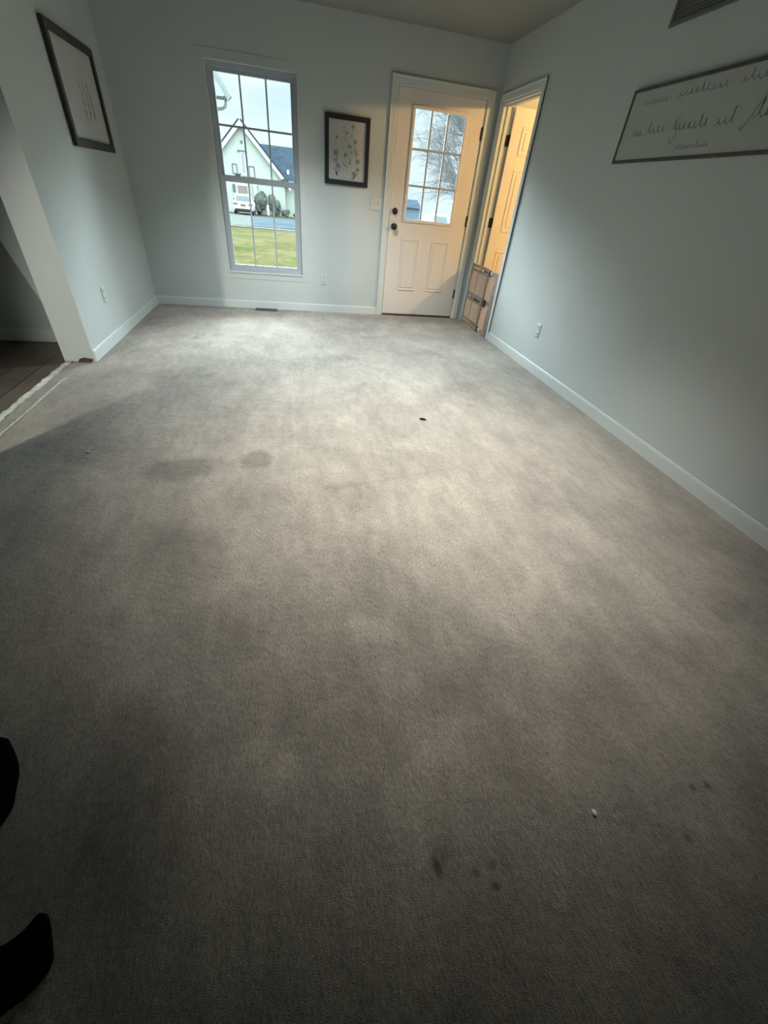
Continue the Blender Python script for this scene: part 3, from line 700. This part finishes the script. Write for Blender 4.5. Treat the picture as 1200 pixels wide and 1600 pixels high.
def hwin(x0, x1, z0, z1, fr, fm, gm, nm='window', dy=0.0):
    a = hp(x0, z0); b = hp(x1, z1); bm = B(); y = HY-.06+dy
    ring(bm, lambda u, v, w_: (u, y-w_+.06, v), a[0], b[0], a[1], b[1], fr, 0, .08); f_ = obj(nm, bm, fm, nh)
    bm = B(); bx(bm, (a[0]+fr, y+.02, a[1]+fr), (b[0]-fr, y+.058, b[1]-fr)); obj('pane', bm, gm, f_)
hwin(-1.80, -1.36, 1.55, 3.06, .12, M_HTRIM, M_HGLASS)
hwin(-2.50, -2.10, 1.60, 2.26, .08, M_HFRAME, M_SIDING, 'shutter'); hwin(-1.20, -.72, 1.45, 2.22, .08, M_HFRAME, M_SIDING, 'shutter')
hwin(.92, 1.58, -.10, 1.12, .22, M_HTRIM, M_HGLASS, dy=.6); hwin(-2.36, -1.30, -1.1, .98, .14, M_HTRIM, M_HDOOR, 'house_door')
a = hp(-1.58, 3.64); bm = B(); lathe(bm, [(.12, 0), (.12, .05)], (a[0], HY, a[1]), (0, -1, 0), 12); obj('gable_vent', bm, M_HFRAME, nh)
a = hp(-1.95, 3.06); b = hp(-1.35, 3.12); bm = B(); bx(bm, (a[0], HY-.16, a[1]), (b[0], HY, b[1]+.02)); obj('header_shadow_strip', bm, M_HFRAME, nh)  # dark strip coloured in for the header shadow above the window
a = hp(-.90, -1.05); b = hp(-.66, 1.06); bm = B(); bx(bm, (a[0], HY-.35, zb), (b[0], HY-.05, b[1])); bx(bm, (a[0]-.05, HY-.38, b[1]-.15), (b[0]+.05, HY-.02, b[1])); obj('porch_column', bm, M_HTRIM, nh)
a = hp(-2.62, .40); b = hp(-2.46, .93); bm = B(); bx(bm, (a[0], HY-.2, a[1]), (b[0], HY, b[1]), .04); obj('wall_lantern', bm, M_HFRAME, nh)
a = hp(2.02, 2.18); bm = B(); bx(bm, (a[0]-.12, HY+1.0, a[1]-.3), (a[0]+.12, HY+1.6, a[1]+.10), .03); obj('roof_vent', bm, M_HTRIM, nh)

def shrub(x, y, rx, h, label, seed):
    r_ = random.Random(seed); bm = B(); z0 = gz(y)
    for k in range(9):
        b2 = bmesh.ops.create_icosphere(bm, subdivisions=2, radius=1)
        c = Vector((x+r_.uniform(-.5, .5)*rx, y+r_.uniform(-.2, .2)*rx, z0+h*r_.uniform(.3, .75))); s = r_.uniform(.38, .55)
        for v in b2['verts']: v.co = c+Vector((v.co.x*rx*s, v.co.y*rx*s, v.co.z*h*.42*s*1.6))*(1+r_.uniform(-.2, .2))
    for v in bm.verts: v.co.z = max(v.co.z, z0)
    tag(obj('shrub', bm, M_SHRUB), label, 'shrub', 'shrubs in front of the neighbor house')
shrub(-.70, HY-1.2, .72, 1.75, 'grey-green shrub right beside the white porch column', 1)
shrub(.66, HY-1.2, .68, 1.6, 'grey-green shrub right of the one beside the porch column', 2)
shrub(1.62, HY-1.0, .50, .62, 'low dark shrub beneath the white-framed ground-floor window', 4)
shrub(2.75, HY-1.0, .50, .5, 'low dark shrub farthest right along the cream house', 6)
bm = B(); bx(bm, (-.10, HY-2.3, gz(HY-2.3)), (.12, HY-2.0, gz(HY-2.3)+.85), .05); tag(obj('utility_post', bm, M_HTRIM), 'white post standing in front of the shrubs', 'post')

# white car, rear towards the window
def make_car(x, y, label):
    z = gz(y); c = thing('car', label, 'car', (x, y, z))
    W = .83
    def loft(prof, wf, m, name, par, x0=0):
        bm = B(); L = [bm.verts.new((x+x0-wf(q[1]), y+q[0], z+q[1])) for q in prof]; R_ = [bm.verts.new((x+x0+wf(q[1]), y+q[0], z+q[1])) for q in prof]
        k = len(prof); bm.faces.new(L[::-1]); bm.faces.new(R_)
        for i in range(k): bm.faces.new((L[i], L[(i+1) % k], R_[(i+1) % k], R_[i]))
        bmesh.ops.bevel(bm, geom=list(bm.edges), offset=.03, segments=2, affect='EDGES', clamp_overlap=True)
        return obj(name, bm, m, par)
    body = loft([(0, .32), (-.04, .62), (.04, .95), (1.2, 1.0), (3.0, .95), (4.0, .82), (4.2, .55), (4.15, .30)], lambda q: W, M_CAR, 'body', c)
    loft([(.06, .95), (.40, 1.42), (.75, 1.48), (1.9, 1.46), (2.9, .95)], lambda q: W-.10-(q-.95)*.28, M_CAR, 'cabin', c)
    bm = B(); 
    vs = [bm.verts.new((x+a, y+b, z+h)) for a, b, h in ((-.62, .065, 1.0), (.62, .065, 1.0), (.52, .30, 1.36), (-.52, .30, 1.36))]
    f_ = bm.faces.new(vs); bmesh.ops.solidify(bm, geom=[f_], thickness=.03); obj('rear_window', bm, M_CARG, c)
    for s in (-1, 1):
        bm = B(); bx(bm, (x+s*.46, y-.055, z+.70), (x+s*.82, y+.06, z+.84), .02); o = obj('tail_light', bm, M_TAIL, c); o['label'] = 'dark red tail light'
        bm = B(); bx(bm, (x+s*.84, y+2.5, z+.95), (x+s*1.0, y+2.62, z+1.08), .03); obj('side_mirror', bm, M_TYRE, c)
        for yy in (.75, 3.35):
            bm = B(); lathe(bm, [(.20, 0), (.32, .02), (.32, .20), (.20, .22)], (x+s*(W-.19), y+yy, z+.32), (s, 0, 0), 20); wl = obj('wheel', bm, M_TYRE, c)
            bm = B(); lathe(bm, [(.19, 0), (.10, .015)], (x+s*(W+.03), y+yy, z+.32), (s, 0, 0), 14); obj('hub', bm, M_GUTTER, wl)
    bm = B(); bx(bm, (x-.72, y-.07, z+.22), (x+.72, y+.10, z+.44), .03); o = obj('bumper', bm, M_TYRE, c); o['label'] = 'black lower bumper'
    bm = B(); bx(bm, (x-.22, y-.06, z+.62), (x+.22, y-.02, z+.78), .02); obj('plate_recess', bm, M_TAIL, c)
    return c
make_car(-2.0, 40.9, 'white car parked on concrete in front of the cream house')
make_car(13.2, 31.0, 'white car seen through the lower right door glass beyond bare tree')

# own eave and gutter at the upper left of the window view
t = thing('house_eave', 'grey eave and gutter of own house at the window top left', 'eave', (.2, 3.0, 2.0))
bm = B(); prism(bm, [(-1.2, 4.86), (.652, 2.36), (.825, 2.115), (.775, 2.070), (.60, 2.30), (-1.25, 4.79)], 1, 2.88, 3.0); obj('rake_board', bm, M_SOFFIT, t)
bm = B(); prism(bm, [(-1.25, 4.79), (.60, 2.30), (.765, 2.085), (.735, 2.070), (-1.25, 2.055)], 1, 2.94, 2.6); obj('gable_wall', bm, M_SOFFIT, t)
bm = B(); tube(bm, [(.735, 2.97, 2.10), (.735, 2.97, 2.05), (.722, 2.97, 2.015), (.69, 2.97, 1.99), (.64, 2.97, 1.98), (.50, 2.97, 1.975), (.2, 2.97, 1.965)], .022, 10); obj('downspout', bm, M_GUTTER, t, True)

# bare trees seen through the door glass
def bare_tree(x, y, hgt, label, seed, lean=-1):
    r_ = random.Random(seed); z0 = gz(y); t_ = thing('bare_tree', label, 'tree', (x, y, z0), 'bare trees beyond the door glass')
    bm = B(); tr = [(x+.10*math.sin(k), y, z0-.05+hgt*.8*k/7) for k in range(8)]; tube(bm, tr, [.20*(1-.115*k) for k in range(8)], 8); obj('trunk', bm, M_BARK, t_, True)
    bm = B()
    def grow(p_, d, L, rad, lev):
        pts = [p_.copy()]; q = p_.copy(); k = 5
        for i in range(k):
            d = (d+Vector((r_.uniform(-.16, .16), r_.uniform(-.16, .16), r_.uniform(-.12, .12)-.02*lev))).normalized(); q = q+d*L/k; pts.append(q.copy())
        tube(bm, pts, [rad*(1-.75*i/k) for i in range(k+1)], 4 if lev else 5, False)
        if lev < 3:
            for i in range((7, 6, 4)[lev]):
                u = r_.uniform(.25, 1); b = pts[min(k, int(u*k))]
                nd = (d+Vector((r_.uniform(-.75, .75), r_.uniform(-.75, .75), r_.uniform(-.45, .55)))).normalized()
                grow(b, nd, L*r_.uniform(.40, .62), rad*.5, lev+1)
    for i in range(24):
        h_ = hgt*(.10+.66*i/24); a = r_.uniform(0, 2*PI) if i % 4 == 0 else PI+r_.uniform(-.7, .7)
        grow(Vector((x, y, z0+h_)), Vector((math.cos(a), math.sin(a)*.7, r_.uniform(.45, 1.1))).normalized(), hgt*r_.uniform(.36, .52)*(1-.35*i/24), .034, 0)
    obj('branches', bm, M_BARK, t_)
bare_tree(10.2, 16.5, 8.5, 'bare leafless tree filling the right part of the door glass', 21)
bare_tree(13.2, 24.0, 9.0, 'bare leafless tree behind the nearer one in the door glass', 22)
fh = thing('outbuilding', 'distant blue-grey outbuilding at the lower left of the door glass', 'building', (18.2, 62, gz(62)))
z0 = gz(62)
box('wall', (16.2, 62, z0-.1), (20.0, 68, z0+2.0), M_FARBLUE, fh); bm = B(); prism(bm, [(61.6, z0+2.0), (65, z0+2.9), (68.4, z0+2.0)], 0, 16.0, 20.2); obj('roof', bm, M_ROOF, fh)
